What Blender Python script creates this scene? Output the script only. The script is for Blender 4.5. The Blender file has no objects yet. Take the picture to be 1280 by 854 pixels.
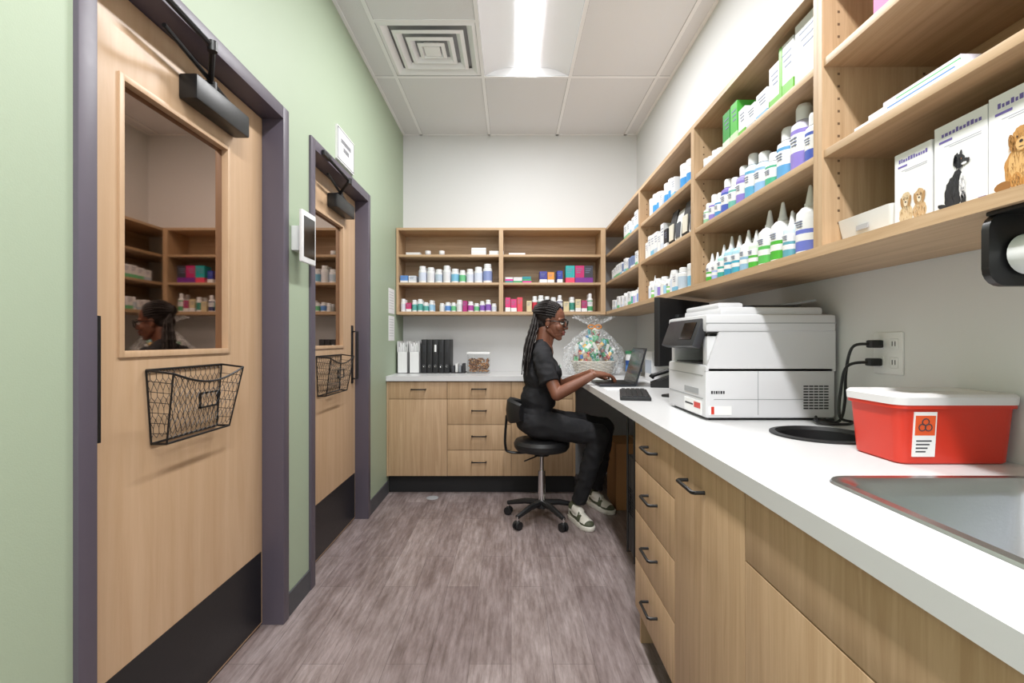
import bpy, bmesh, math, random
from mathutils import Vector, Matrix, noise
R = random.Random(7)
sc = bpy.context.scene
sc.view_settings.view_transform = 'Standard'

# ------------------------------------------------------------------ materials
def lin(h):
    h = h.lstrip('#'); o = []
    for i in (0, 2, 4):
        c = int(h[i:i+2], 16)/255
        o.append(c/12.92 if c <= .04045 else ((c+.055)/1.055)**2.4)
    return (o[0], o[1], o[2], 1)
_M = {}
def mat(name, col, rough=.5, metal=0., emit=0., trans=0., bump=0., bscale=60, coat=0., alpha=1.):
    if name in _M: return _M[name]
    m = bpy.data.materials.new(name); m.use_nodes = True
    nt = m.node_tree; b = nt.nodes['Principled BSDF']
    b.inputs['Base Color'].default_value = lin(col)
    b.inputs['Roughness'].default_value = rough
    b.inputs['Metallic'].default_value = metal
    b.inputs['Transmission Weight'].default_value = trans
    b.inputs['Coat Weight'].default_value = coat
    b.inputs['Alpha'].default_value = alpha
    if emit:
        b.inputs['Emission Color'].default_value = lin(col)
        b.inputs['Emission Strength'].default_value = emit
    tc = nt.nodes.new('ShaderNodeTexCoord'); n = nt.nodes.new('ShaderNodeTexNoise')
    n.inputs['Scale'].default_value = bscale; n.inputs['Detail'].default_value = 3
    nt.links.new(tc.outputs['Object'], n.inputs['Vector'])
    if bump:
        bp = nt.nodes.new('ShaderNodeBump'); bp.inputs['Strength'].default_value = bump
        bp.inputs['Distance'].default_value = .004
        nt.links.new(n.outputs['Fac'], bp.inputs['Height']); nt.links.new(bp.outputs['Normal'], b.inputs['Normal'])
    else:
        mr = nt.nodes.new('ShaderNodeMapRange')
        mr.inputs['To Min'].default_value = max(0, rough-.04); mr.inputs['To Max'].default_value = min(1, rough+.04)
        nt.links.new(n.outputs['Fac'], mr.inputs['Value']); nt.links.new(mr.outputs['Result'], b.inputs['Roughness'])
    _M[name] = m; return m

def wood(name, c1, c2, scale, rough=.45, dist=1.0, lo=.35, hi=.68):
    m = bpy.data.materials.new(name); m.use_nodes = True
    nt = m.node_tree; b = nt.nodes['Principled BSDF']; L = nt.links.new
    tc = nt.nodes.new('ShaderNodeTexCoord'); mp = nt.nodes.new('ShaderNodeMapping')
    mp.inputs['Scale'].default_value = scale
    n = nt.nodes.new('ShaderNodeTexNoise'); n.inputs['Scale'].default_value = 1; n.inputs['Detail'].default_value = 6
    n.inputs['Roughness'].default_value = .65; n.inputs['Distortion'].default_value = dist
    r = nt.nodes.new('ShaderNodeValToRGB')
    r.color_ramp.elements[0].position = lo; r.color_ramp.elements[0].color = lin(c2)
    r.color_ramp.elements[1].position = hi; r.color_ramp.elements[1].color = lin(c1)
    L(tc.outputs['Object'], mp.inputs['Vector']); L(mp.outputs[0], n.inputs['Vector'])
    L(n.outputs['Fac'], r.inputs['Fac']); L(r.outputs[0], b.inputs['Base Color'])
    b.inputs['Roughness'].default_value = rough
    bp = nt.nodes.new('ShaderNodeBump'); bp.inputs['Strength'].default_value = .06; bp.inputs['Distance'].default_value = .002
    L(n.outputs['Fac'], bp.inputs['Height']); L(bp.outputs[0], b.inputs['Normal'])
    return m

def floor_mat():
    m = bpy.data.materials.new('vinyl_plank'); m.use_nodes = True
    nt = m.node_tree; b = nt.nodes['Principled BSDF']; L = nt.links.new
    tc = nt.nodes.new('ShaderNodeTexCoord'); sp = nt.nodes.new('ShaderNodeSeparateXYZ'); cb = nt.nodes.new('ShaderNodeCombineXYZ')
    L(tc.outputs['Object'], sp.inputs[0]); L(sp.outputs['Y'], cb.inputs['X']); L(sp.outputs['X'], cb.inputs['Y'])
    br = nt.nodes.new('ShaderNodeTexBrick')
    br.inputs['Scale'].default_value = 1; br.inputs['Brick Width'].default_value = .92; br.inputs['Row Height'].default_value = .155
    br.inputs['Mortar Size'].default_value = .0012; br.inputs['Mortar Smooth'].default_value = .2
    br.offset = .37
    br.inputs['Color1'].default_value = lin('#968b88'); br.inputs['Color2'].default_value = lin('#847876'); br.inputs['Mortar'].default_value = lin('#6a605e')
    L(cb.outputs[0], br.inputs['Vector'])
    def nz(sx, sy, det, lo, hi, clo, chi):
        mp = nt.nodes.new('ShaderNodeMapping'); mp.inputs['Scale'].default_value = (sx, sy, 1)
        n = nt.nodes.new('ShaderNodeTexNoise'); n.inputs['Scale'].default_value = 1; n.inputs['Detail'].default_value = det; n.inputs['Roughness'].default_value = .7
        r = nt.nodes.new('ShaderNodeValToRGB'); r.color_ramp.elements[0].position = lo; r.color_ramp.elements[1].position = hi
        r.color_ramp.elements[0].color = (*clo, 1); r.color_ramp.elements[1].color = (*chi, 1)
        L(tc.outputs['Object'], mp.inputs[0]); L(mp.outputs[0], n.inputs['Vector']); L(n.outputs['Fac'], r.inputs['Fac'])
        return r.outputs[0]
    a = nz(50, 5, 8, .32, .66, (.58, .53, .51), (1.2, 1.2, 1.22))
    c = nz(9, 2.2, 5, .35, .65, (.72, .67, .66), (1.2, 1.21, 1.23))
    prev = br.outputs['Color']
    for s in (a, c):
        mx = nt.nodes.new('ShaderNodeMix'); mx.data_type = 'RGBA'; mx.blend_type = 'MULTIPLY'; mx.inputs[0].default_value = 1
        L(prev, mx.inputs[6]); L(s, mx.inputs[7]); prev = mx.outputs[2]
    L(prev, b.inputs['Base Color']); b.inputs['Roughness'].default_value = .42
    return m

M_green = mat('sage_green_paint', '#a3b199', .55, bump=.08, bscale=260)
M_white = mat('white_paint', '#dddddd', .6, bump=.06, bscale=260)
M_tile = mat('acoustic_tile', '#e4e4e7', .9, bump=.35, bscale=180)
M_grid = mat('ceiling_grid_white', '#f4f4f6', .5)
M_floor = floor_mat()
W1, W2 = '#c8a987', '#b0906d'
M_wv = wood('oak_laminate_vertical', W1, W2, (38, 38, 1.6))
M_wy = wood('oak_laminate_along_wall', W1, W2, (38, 1.6, 38))
M_wx = wood('oak_laminate_across', W1, W2, (1.6, 38, 38))
M_door = wood('maple_door_veneer', '#c9aa8a', '#bd9c7a', (20, 20, 1.2), .4, .6)
M_edge = mat('carcass_gap_shade', '#6b523b', .7)  # carcass colored dark to paint shadow lines between the fronts; also pin-hole dots
M_frame = mat('purple_gray_door_frame', '#57505b', .42)
M_black = mat('black_metal', '#131314', .4)
M_blackp = mat('black_plastic', '#1c1c1e', .5)
M_kick = mat('black_kick_plate', '#161618', .35)
M_base = mat('dark_gray_rubber_base', '#4a4a4e', .6)
M_toe = mat('black_toe_kick', '#18181a', .6)
M_mirror = mat('reflective_door_glass', '#a08a7c', .02, 1.)
M_counter = mat('white_solid_surface', '#d6d6d7', .3, bump=.02, bscale=400)
M_steel = mat('brushed_steel', '#c3c5c7', .28, 1., bump=.05, bscale=200)
M_chrome = mat('chrome', '#d5d5d7', .12, 1.)
M_w = mat('white_plastic', '#e6e6e6', .4)
M_pw = mat('printer_white', '#d6d6d9', .45)
M_pg = mat('printer_gray', '#a0a2a5', .5)
M_pd = mat('printer_dark', '#2b2c30', .35)
M_scr = mat('dark_screen', '#0b0c10', .12)
M_red = mat('sharps_red', '#cc3320', .35)
M_lid = mat('sharps_lid', '#dcdadb', .4)
M_paper = mat('paper_white', '#eaeaea', .8)
M_ink = mat('printed_ink', '#3a3a40', .8)
M_card = mat('cardboard', '#a5764a', .85)
M_lamp = mat('led_lens', '#ffffff', .5, emit=6)
M_troff = mat('troffer_reflector', '#dedee0', .6, emit=.02)
def C(h, rough=.45): return mat('c_'+h.strip('#'), h, rough)

# ------------------------------------------------------------------ mesh builder
class MB:
    def __init__(s): s.v=[]; s.f=[]; s.m=[]; s.mats=[]; s.s=[]
    def mi(s, m):
        if m not in s.mats: s.mats.append(m)
        return s.mats.index(m)
    def add(s, vs, fs, m, smooth=False, M=None):
        o = len(s.v)
        for v in vs:
            v = Vector(v)
            if M is not None: v = M @ v
            s.v.append(v)
        k = None if callable(m) and not isinstance(m, bpy.types.Material) else s.mi(m)
        for f in fs:
            s.f.append([o+i for i in f]); s.s.append(smooth)
            if k is None:
                c = sum((s.v[o+i] for i in f), Vector())/len(f); s.m.append(s.mi(m(c)))
            else: s.m.append(k)
    def box(s, x0, x1, y0, y1, z0, z1, m, bev=0, M=None):
        if bev:
            bm = bmesh.new(); bmesh.ops.create_cube(bm, size=1)
            for v in bm.verts: v.co = Vector(((x0+x1)/2+v.co.x*(x1-x0), (y0+y1)/2+v.co.y*(y1-y0), (z0+z1)/2+v.co.z*(z1-z0)))
            bmesh.ops.bevel(bm, geom=bm.edges[:], offset=bev, segments=2, affect='EDGES', profile=.6)
            bm.verts.index_update()
            s.add([v.co.copy() for v in bm.verts], [[v.index for v in f.verts] for f in bm.faces], m, True, M); bm.free()
        else:
            vs = [(x,y,z) for z in (z0,z1) for y in (y0,y1) for x in (x0,x1)]
            s.add(vs, [(0,2,3,1),(4,5,7,6),(0,1,5,4),(2,6,7,3),(0,4,6,2),(1,3,7,5)], m, False, M)
    def lathe(s, cx, cy, z, prof, n=14, M=None):
        for i in range(1, len(prof)):
            r0,z0,_ = prof[i-1]; r1,z1,m = prof[i]
            vs=[]; fs=[]
            for r,zz in ((r0,z0),(r1,z1)):
                for k in range(n):
                    a=2*math.pi*k/n; vs.append((cx+r*math.cos(a), cy+r*math.sin(a), z+zz))
            for k in range(n):
                fs.append((k,(k+1)%n,n+(k+1)%n,n+k))
            s.add(vs, fs, m, True, M)
        for e,(r,zz,m) in ((0,prof[0]),(1,prof[-1])):
            if r > 1e-5:
                s.add([(cx+r*math.cos(2*math.pi*k/n), cy+r*math.sin(2*math.pi*k/n), z+zz) for k in range(n)], [list(range(n))], prof[1][2] if e==0 else m, False, M)
    def cyl(s, p0, p1, r0, m, r1=None, n=16):
        s.tube([p0,p1], [r0, r0 if r1 is None else r1], m, n)
    def tube(s, pts, rad, m, n=8, closed=False, M=None):
        pts=[Vector(p) for p in pts]; k=len(pts)
        if not isinstance(rad,(list,tuple)): rad=[rad]*k
        vs=[]; fs=[]; up=None
        for i,p in enumerate(pts):
            if closed: t=pts[(i+1)%k]-pts[i-1]
            else: t=pts[min(i+1,k-1)]-pts[max(i-1,0)]
            if t.length<1e-9: t=Vector((0,0,1))
            t.normalize()
            if up is None:
                up=Vector((0,0,1)) if abs(t.z)<.9 else Vector((1,0,0))
            up=(up-t*up.dot(t))
            if up.length<1e-6: up=t.orthogonal()
            up.normalize(); sd=t.cross(up)
            for j in range(n):
                a=2*math.pi*j/n; vs.append(p+(up*math.cos(a)+sd*math.sin(a))*rad[i])
        for i in range(k if closed else k-1):
            a=i*n; b=((i+1)%k)*n
            for j in range(n): fs.append((a+j,a+(j+1)%n,b+(j+1)%n,b+j))
        if not closed: fs.append(list(range(n))); fs.append([(k-1)*n+j for j in range(n)])
        s.add(vs, fs, m, True, M)
    def ell(s, c, r, m, M=None, seg=16):
        bm=bmesh.new(); bmesh.ops.create_uvsphere(bm,u_segments=seg,v_segments=max(6,seg//2+2),radius=1)
        bm.verts.index_update()
        if not isinstance(r,(tuple,list)): r=(r,r,r)
        s.add([(c[0]+v.co.x*r[0],c[1]+v.co.y*r[1],c[2]+v.co.z*r[2]) for v in bm.verts],[[v.index for v in f.verts] for f in bm.faces],m,True,M); bm.free()
    def loft(s, loops, m, cap0=True, cap1=True, M=None, smooth=True):
        n=len(loops[0]); vs=[p for l in loops for p in l]; fs=[]
        for i in range(len(loops)-1):
            for j in range(n): fs.append((i*n+j,i*n+(j+1)%n,(i+1)*n+(j+1)%n,(i+1)*n+j))
        if cap0: fs.append(list(range(n)))
        if cap1: fs.append([(len(loops)-1)*n+j for j in range(n)])
        s.add(vs,fs,m,smooth,M)
    def build(s, name, ang=38):
        me=bpy.data.meshes.new(name); me.from_pydata([tuple(v) for v in s.v],[],s.f)
        for m in s.mats: me.materials.append(m)
        me.polygons.foreach_set('material_index', s.m); me.polygons.foreach_set('use_smooth', s.s)
        bm=bmesh.new(); bm.from_mesh(me); bmesh.ops.recalc_face_normals(bm,faces=bm.faces[:]); bm.to_mesh(me); bm.free()
        me.update(); me.set_sharp_from_angle(angle=math.radians(ang))
        o=bpy.data.objects.new(name,me); sc.collection.objects.link(o); return o

def rrect(cx,cy,w,h,r,z,n=5):
    o=[]
    for (sx,sy,a0) in ((1,1,0),(-1,1,90),(-1,-1,180),(1,-1,270)):
        for k in range(n+1):
            a=math.radians(a0+90*k/n); o.append((cx+sx*(w/2-r)+r*math.cos(a), cy+sy*(h/2-r)+r*math.sin(a), z))
    return o
def spline(pts, sub=8):
    pts=[Vector(p) for p in pts]; P=[pts[0]]+pts+[pts[-1]]; o=[]
    for i in range(1,len(P)-2):
        for k in range(sub):
            t=k/sub; a,b,c,d=P[i-1],P[i],P[i+1],P[i+2]
            o.append(.5*((2*b)+(c-a)*t+(2*a-5*b+4*c-d)*t*t+(3*b-a-3*c+d)*t**3))
    o.append(pts[-1]); return o

# ------------------------------------------------------------------ room
XL,XR,YB,YF,H=-.972,1.13,4.46,-2.0,3.05
EYE=1.2
def simple(name, *boxes):
    b=MB()
    for bx in boxes: b.box(*bx)
    return b.build(name)
simple('floor',(XL-.2,XR+.2,YF-.1,YB+.1,-.1,0,M_floor))
simple('wall_back',(XL,XR,YB,YB+.1,0,3.2,M_white))
simple('wall_right',(XR,XR+.1,YF-.1,YB+.1,0,3.2,M_white))
D=[(1.10,2.145),(2.383,3.388)]
b=MB(); ys=[YF-.1]
for a,c in D: ys += [a+.02,c-.02]
ys.append(YB+.1)
for i in range(0,len(ys),2): b.box(XL-.15,XL,ys[i],ys[i+1],0,3.2,M_green)
for a,c in D: b.box(XL-.15,XL,a+.02,c-.02,2.17,3.2,M_green)
b.build('wall_left')
for i,(a,c) in enumerate(D):
    b=MB(); xo=XL+.012; xi=XL-.15
    b.box(xi,xo,a,a+.052,0,2.19,M_frame,.003); b.box(xi,xo,c-.052,c,0,2.19,M_frame,.003)
    b.box(xi,xo,a+.052,c-.052,2.137,2.19,M_frame,.003)
    b.box(xi,-1.10,a+.052,a+.07,0,2.137,M_frame); b.box(xi,-1.10,c-.07,c-.052,0,2.137,M_frame); b.box(xi,-1.10,a+.07,c-.07,2.12,2.137,M_frame)
    b.build('trim_%d'%(i+1))
def door(i,a,c,wy0,wy1,pull_y,bya,byc):
    b=MB(); y0,y1=a+.055,c-.055; X0,X1=-1.095,-1.05; z0,z1=.012,2.134; wz0,wz1=1.168,1.907
    b.box(X0,X1,y0,wy0,z0,z1,M_door); b.box(X0,X1,wy1,y1,z0,z1,M_door)
    b.box(X0,X1,wy0,wy1,z0,wz0,M_door); b.box(X0,X1,wy0,wy1,wz1,z1,M_door)
    t=.014
    for q in ((wy0-t,wy0+.004,wz0-t,wz1+t),(wy1-.004,wy1+t,wz0-t,wz1+t),(wy0,wy1,wz0-t,wz0+.004),(wy0,wy1,wz1-.004,wz1+t)):
        b.box(X1-.02,X1+.006,q[0],q[1],q[2],q[3],M_door,.002)
    b.box(X1-.03,X1-.018,wy0,wy1,wz0,wz1,M_mirror)
    b.box(X1,X1+.002,y0+.01,y1-.01,.02,.315,M_kick)
    b.box(X1,X1+.004,pull_y-.02,pull_y+.02,.92,1.30,M_black,.001)
    b.tube([(X1+.003,pull_y,.95),(X1+.035,pull_y,.95),(X1+.035,pull_y,1.26),(X1+.003,pull_y,1.26)],.008,M_black,10)
    b.build('door_%d'%i)
    b=MB(); cy=(a+c)/2+.09; XC=X1+.001
    b.box(XC,XC+.06,cy-.15,cy+.165,1.965,2.045,M_black,.008)
    b.box(XC+.012,XC+.05,cy-.10,cy+.05,2.044,2.052,M_black,.003)
    b.cyl((XC+.03,cy-.03,2.045),(XC+.03,cy-.03,2.075),.02,M_black)
    b.tube([(XC+.03,cy-.03,2.072),(XC+.15,cy-.22,2.085)],.009,M_black,8)
    b.tube([(XC+.15,cy-.22,2.085),(XL+.022,cy-.42,2.15)],.008,M_black,8)
    b.tube([(XC+.15,cy-.22,2.07),(XC+.15,cy-.22,2.1)],.014,M_black,10)
    b.box(XL+.0125,XL+.03,cy-.47,cy-.37,2.14,2.165,M_black,.003)
    b.tube([(XC+.03,cy+.12,2.05),(XC+.06,cy-.3,2.10)],.007,M_black,8)
    b.build('door_closer')
    b=MB(); ya,yc=bya,byc; xb=X1+.005; zt,zb=1.115,.90
    ft=xb+.078; fb=xb+.045
    ym0,ym1=ya+.02,yc-.03
    front=[(ft,ya,zt-.01)]+[(ft,ya+(yc-ya)*k/10,zt-.01-.035*math.sin(math.pi*k/10)) for k in range(1,10)]+[(ft,yc,zt-.01)]
    b.tube([(xb,ya,zt)]+front+[(xb,yc,zt)],.0035,M_black,6)
    b.tube([(xb,ya,zt),(xb,yc,zt)],.0035,M_black,6)
    b.tube([(xb,ym0,zb),(fb,ym0,zb),(fb,ym1,zb),(xb,ym1,zb)],.0035,M_black,6,True)
    b.tube([(ft,ya,zt-.01),(fb,ym0,zb)],.003,M_black,6); b.tube([(ft,yc,zt-.01),(fb,ym1,zb)],.003,M_black,6)
    b.tube([(xb,ya,zt),(xb,ym0,zb)],.003,M_black,6); b.tube([(xb,yc,zt),(xb,ym1,zb)],.003,M_black,6)
    def P(u,v,fr):
        yt=ya+(yc-ya)*u; yb_=ym0+(ym1-ym0)*u
        z_t=(zt-.01-.035*math.sin(math.pi*u)) if fr else zt
        x_t=ft if fr else xb; x_b=fb if fr else xb
        return (x_b+(x_t-x_b)*v, yb_+(yt-yb_)*v, zb+(z_t-zb)*v)
    for fr in (0,1):
        nu,nv=14,8
        for k in range(nu):
            for j in range(nv):
                u0,u1=k/nu,(k+1)/nu; um=(u0+u1)/2; v0,v1=j/nv,(j+1)/nv
                if j%2==0: seg=[(u0,v0+.5/nv,um,v1),(um,v1,u1,v0+.5/nv)]
                else: seg=[(u0,v1+.5/nv,um,v0+.6/nv),(um,v0+.6/nv,u1,v1+.5/nv),(um,v0,um,v0+.6/nv)]
                for q in seg:
                    b.tube([P(q[0],min(q[1],1),fr),P(q[2],min(q[3],1),fr)],.0010,M_black,4)
    for u in (0,1):
        for k in range(1,7):
            v=k/7; b.tube([P(u,v,0),P(u,v,1)],.0010,M_black,4)
    yc2=(ya+yc)/2+.01
    for q in ((yc2-.05,yc2+.05,.985,.99),(yc2-.05,yc2+.05,1.03,1.035),(yc2-.05,yc2-.045,.985,1.035),(yc2+.045,yc2+.05,.985,1.035)):
        b.box(fb+.014,fb+.020,q[0],q[1],q[2],q[3],M_black)
    b.build('wire_wall_basket')
door(1,D[0][0],D[0][1],1.337,1.834,1.215,1.42,1.79)
door(2,D[1][0],D[1][1],2.60,3.09,3.27,2.66,3.05)
simple('baseboard_left',(XL,XL+.008,YF,1.10,0,.10,M_base),(XL,XL+.008,2.145,2.383,0,.10,M_base),(XL,XL+.008,3.388,3.90,0,.10,M_base))
b=MB(); b.box(XL,XL+.012,2.74,3.03,2.21,2.40,M_paper)
GI=C('#77777c')
b.box(XL+.012,XL+.013,2.744,2.752,2.216,2.394,GI);b.box(XL+.012,XL+.013,3.018,3.026,2.216,2.394,GI);b.box(XL+.012,XL+.013,2.744,3.026,2.216,2.222,GI);b.box(XL+.012,XL+.013,2.744,3.026,2.388,2.394,GI)
for k,(s0,s1) in enumerate(((2.80,2.97),(2.84,2.93))):
    y=s0
    while y<s1:
        wl=R.uniform(.008,.014); b.box(XL+.012,XL+.0135,y,y+wl,2.32-.04*k,2.345-.04*k,GI); y+=wl+.006
b.build('wall_sign')
b=MB(); b.box(XL,XL+.05,2.19,2.27,1.60,1.71,M_w,.005); b.box(XL+.05,XL+.065,2.155,2.305,1.545,1.775,M_w,.006); b.box(XL+.065,XL+.066,2.17,2.29,1.57,1.75,M_scr); b.build('wall_tablet')
b=MB()
for (y0,y1,z0,z1) in ((3.93,4.12,1.42,1.62),(3.93,4.12,1.2,1.4)):
    b.box(XL,XL+.002,y0,y1,z0,z1,M_paper)
    for k in range(7): b.box(XL+.002,XL+.0025,y0+.02,y1-.03,z1-.03-k*.022,z1-.027-k*.022,C('#a5a5aa'))
b.build('posted_papers')

# ceiling
xs=[XL,-.807,-.197,.413,1.023,XR]; yl=[YF,-1.404,-.184,1.036,2.256,3.476,YB]
b=MB()
for i in range(5):
    for j in range(6):
        x0,x1,y0,y1=xs[i],xs[i+1],yl[j],yl[j+1]
        if i==2 and j in (1,2,4): continue
        if i==1 and j==4: y1=2.866
        b.box(x0,x1,y0,y1,H,H+.02,M_tile)
T0,T1=H-.004,H+.001
for x in xs[1:-1]:
    b.box(x-.012,x+.012,YF,YB,T0,T1,M_grid)
for y in yl[1:-1]: b.box(XL,XR,y-.012,y+.012,T0-.0003,T1,M_grid)
b.box(-.807,-.197,2.854,2.878,T0-.0002,T1,M_grid)
b.box(XL,XR,YB-.02,YB,T0,T1,M_grid); b.box(XR-.02,XR,YF,YB,T0-.0001,T1,M_grid); b.box(XL,XL+.02,YF,YB,T0-.0001,T1,M_grid)
SG=mat('ceiling_reveal_shadow_gap','#a8a8aa',.8)
for x in xs[1:-1]:
    for s_ in (-.0140,.012): b.box(x+s_,x+s_+.002,YF,YB,H-.001,T1,SG)
for y in yl[1:-1]:
    for s_ in (-.0140,.012): b.box(XL,XR,y+s_,y+s_+.002,H-.0011,T1,SG)
b.box(XL-.1,XR+.1,YF-.1,YB+.1,3.2,3.25,M_tile)
b.build('ceiling')
for j in (4,2,1):
    b=MB(); x0,x1,y0,y1=-.185,.401,yl[j]+.012,yl[j+1]-.012; xc=.108; n=8
    for sgn in (-1,1):
        vs=[];fs=[]
        for k in range(n+1):
            t=k/n; x=xc+sgn*(.293-(.293-.075)*t); z=H+.001+.055*math.sin(t*math.pi*.62)
            vs+=[(x,y0,z),(x,y1,z)]
        for k in range(n): fs.append((2*k,2*k+1,2*k+3,2*k+2))
        b.add(vs,fs,M_troff,True)
    vs=[];fs=[]
    for k in range(9):
        a=math.pi*k/8; vs+=[(xc-.078*math.cos(a),y0,H+.05-.035*math.sin(a)),(xc-.078*math.cos(a),y1,H+.05-.035*math.sin(a))]
    for k in range(8): fs.append((2*k,2*k+1,2*k+3,2*k+2))
    b.add(vs,fs,M_lamp,True)
    b.box(x0,x1,y0-.01,y0,H,H+.07,M_troff); b.box(x0,x1,y1,y1+.01,H,H+.07,M_troff)
    b.box(x0-.01,x1+.01,y0-.01,y1+.01,H+.07,H+.09,M_grid)
    fx=b.build('ceiling_light')
    l=bpy.data.lights.new('led_strip','AREA'); l.shape='RECTANGLE'; l.size=.13; l.size_y=y1-y0-.02; l.energy=46; l.color=(.99,.995,1)
    lo=bpy.data.objects.new('led_strip',l); lo.location=(xc,(y0+y1)/2,H+.006); sc.collection.objects.link(lo); lo.parent=fx
b=MB(); cx,cy=-.502,3.171
for k,(s0,s1) in enumerate(((.292,.235),(.215,.165),(.145,.10),(.085,.05))):
    zt=H+.002
    l=[[(cx+a*s0,cy+c*s0,zt) for a,c in ((-1,-1),(1,-1),(1,1),(-1,1))],[(cx+a*(s0-.022),cy+c*(s0-.022),zt-.008) for a,c in ((-1,-1),(1,-1),(1,1),(-1,1))],[(cx+a*s1,cy+c*s1,zt+.02) for a,c in ((-1,-1),(1,-1),(1,1),(-1,1))]]
    b.loft(l,M_grid,False,False,smooth=False)
b.box(cx-.295,cx+.295,cy-.295,cy+.295,H+.035,H+.05,mat('vent_shadow','#b0b1b3',.8)); b.box(cx-.05,cx+.05,cy-.05,cy+.05,H-.004,H+.033,M_grid,.004)
b.build('air_vent')

# ------------------------------------------------------------------ base cabinets
FX=.495; CT0,CT1=.887,.925; ZB=.145
def pull(b,c,axis,out,L=.11):
    c=Vector(c); a=Vector((1,0,0)) if axis=='x' else Vector((0,1,0)); o=Vector(out)
    p=[c-a*L/2,c-a*L/2+o*.026,c-a*(L/2-.006)+o*.031,c+a*(L/2-.006)+o*.031,c+a*L/2+o*.026,c+a*L/2]
    b.tube(p,.0052,M_black,8)
b=MB()
Y0,Y1=-.3,1.967
b.box(FX+.02,FX+.035,Y0,Y1,ZB,CT0-.001,M_edge); b.box(FX+.035,XR-.003,Y0,Y1,ZB,ZB+.018,M_wv); b.box(FX+.035,XR-.003,Y0,Y0+.018,ZB,CT0-.001,M_wv)
for y in (1.05,1.60): b.box(FX+.035,XR-.003,y,y+.018,ZB+.018,CT0-.001,M_wv)
b.box(FX+.02,XR-.003,Y1,Y1+.016,0,CT0-.001,M_wv); b.box(FX+.075,XR-.003,Y0,Y1,0,ZB,M_toe)
g=.0018
def fr(b,y0,y1,z0,z1,m=M_wv): b.box(FX,FX+.02,y0+g,y1-g,z0+g,z1-g,m,.0012)
zt=CT0-.006
for k,(a,c) in enumerate(((.72,zt),(.53,.72),(.34,.53),(ZB,.34))):
    fr(b,1.505,Y1+.014,a,c); pull(b,(FX,1.735,(a+c)/2+.015),'y',(-1,0,0))
fr(b,1.051,1.505,ZB,zt); pull(b,(FX,1.33,.81),'y',(-1,0,0),.12)
fr(b,.30,1.051,.735,zt); fr(b,.673,1.051,ZB,.735); fr(b,.30,.673,ZB,.735)
fr(b,Y0,.30,ZB,zt)
b.build('base_cabinet')
BY=3.86
b=MB()
b.box(XL+.003,.50,BY+.02,YB-.003,ZB,CT0-.001,M_edge); b.box(XL+.003,.50,BY+.075,YB-.003,0,ZB,M_toe); b.box(.48,.50,BY,BY+.02,ZB,zt,M_wv)
b.box(XL+.003,-.955,BY,BY+.02,ZB,zt,M_wv)
def fb_(x0,x1,z0,z1): b.box(x0+g,x1-g,BY,BY+.02,z0+g,z1-g,M_wv,.0012)
fb_(-.955,-.498,ZB,.745) ; fb_(-.955,-.498,.745,zt); pull(b,(-.72,BY,.822),'x',(0,-1,0))
for (a,c) in ((.745,zt),(.546,.745),(.347,.546),(ZB,.347)): fb_(-.498,0,a,c); pull(b,(-.25,BY,(a+c)/2+.012),'x',(0,-1,0))
fb_(0,.48,.745,zt); fb_(0,.48,ZB,.745); pull(b,(.24,BY,.822),'x',(0,-1,0))
b.build('base_cabinet')

me=bpy.data.meshes.new('countertop'); bm=bmesh.new()
pts=[(.48,Y0),(XR-.002,Y0),(XR-.002,YB-.002),(XL+.002,YB-.002),(XL+.002,BY-.02),(.48,BY-.02)]
f=bm.faces.new([bm.verts.new((x,y,CT0)) for x,y in pts]); r=bmesh.ops.extrude_face_region(bm,geom=[f])
for v in r['geom']:
    if isinstance(v,bmesh.types.BMVert): v.co.z=CT1
bmesh.ops.recalc_face_normals(bm,faces=bm.faces[:]); bm.to_mesh(me); bm.free(); me.materials.append(M_counter)
ct=bpy.data.objects.new('countertop',me); sc.collection.objects.link(ct)
SX0,SX1,SY0,SY1=.615,1.06,.38,.995
HX,HY,HR=.905,1.445,.125
cb=MB(); cb.box(SX0+.02,SX1-.02,SY0+.02,SY1-.02,.8,1.0,M_counter)
cb.tube([(HX,HY,.8),(HX,HY,1.0)],HR,M_counter,40); co=cb.build('cutter')
md=ct.modifiers.new('b','BOOLEAN'); md.operation='DIFFERENCE'; md.object=co; md.solver='EXACT'
dg=bpy.context.evaluated_depsgraph_get(); nm=bpy.data.meshes.new_from_object(ct.evaluated_get(dg)); ct.modifiers.clear(); ct.data=nm; nm.name='countertop'
bpy.data.objects.remove(co)
if not nm.materials: nm.materials.append(M_counter)
b=MB(); n=40
prof=[(HR+.012,.0),(HR+.012,.004),(HR-.004,.006),(HR-.008,-.005),(HR-.012,-.20),(0.0001,-.20)]
for i in range(len(prof)-1):
    (r0,z0),(r1,z1)=prof[i],prof[i+1]
    vs=[(HX+r*math.cos(2*math.pi*k/n),HY+r*math.sin(2*math.pi*k/n),CT1+z+.0005) for r,z in ((r0,z0),(r1,z1)) for k in range(n)]
    b.add(vs,[(k,(k+1)%n,n+(k+1)%n,n+k) for k in range(n)],M_blackp if i<4 else M_scr,True)
b.build('waste_chute')
b=MB(); cx,cy=(SX0+SX1)/2,(SY0+SY1)/2; w,h=SX1-SX0,SY1-SY0
L=[rrect(cx,cy,w,h,.05,CT1+.0005),rrect(cx,cy,w-.006,h-.006,.048,CT1+.005),rrect(cx,cy,w-.04,h-.04,.045,CT1+.005),rrect(cx,cy,w-.055,h-.055,.06,CT1-.004),
   rrect(cx,cy,w-.065,h-.065,.065,CT1-.03),rrect(cx,cy,w-.09,h-.09,.07,CT1-.15),rrect(cx,cy,w-.13,h-.13,.08,CT1-.185),rrect(cx,cy,w-.19,h-.19,.08,CT1-.19)]
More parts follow.
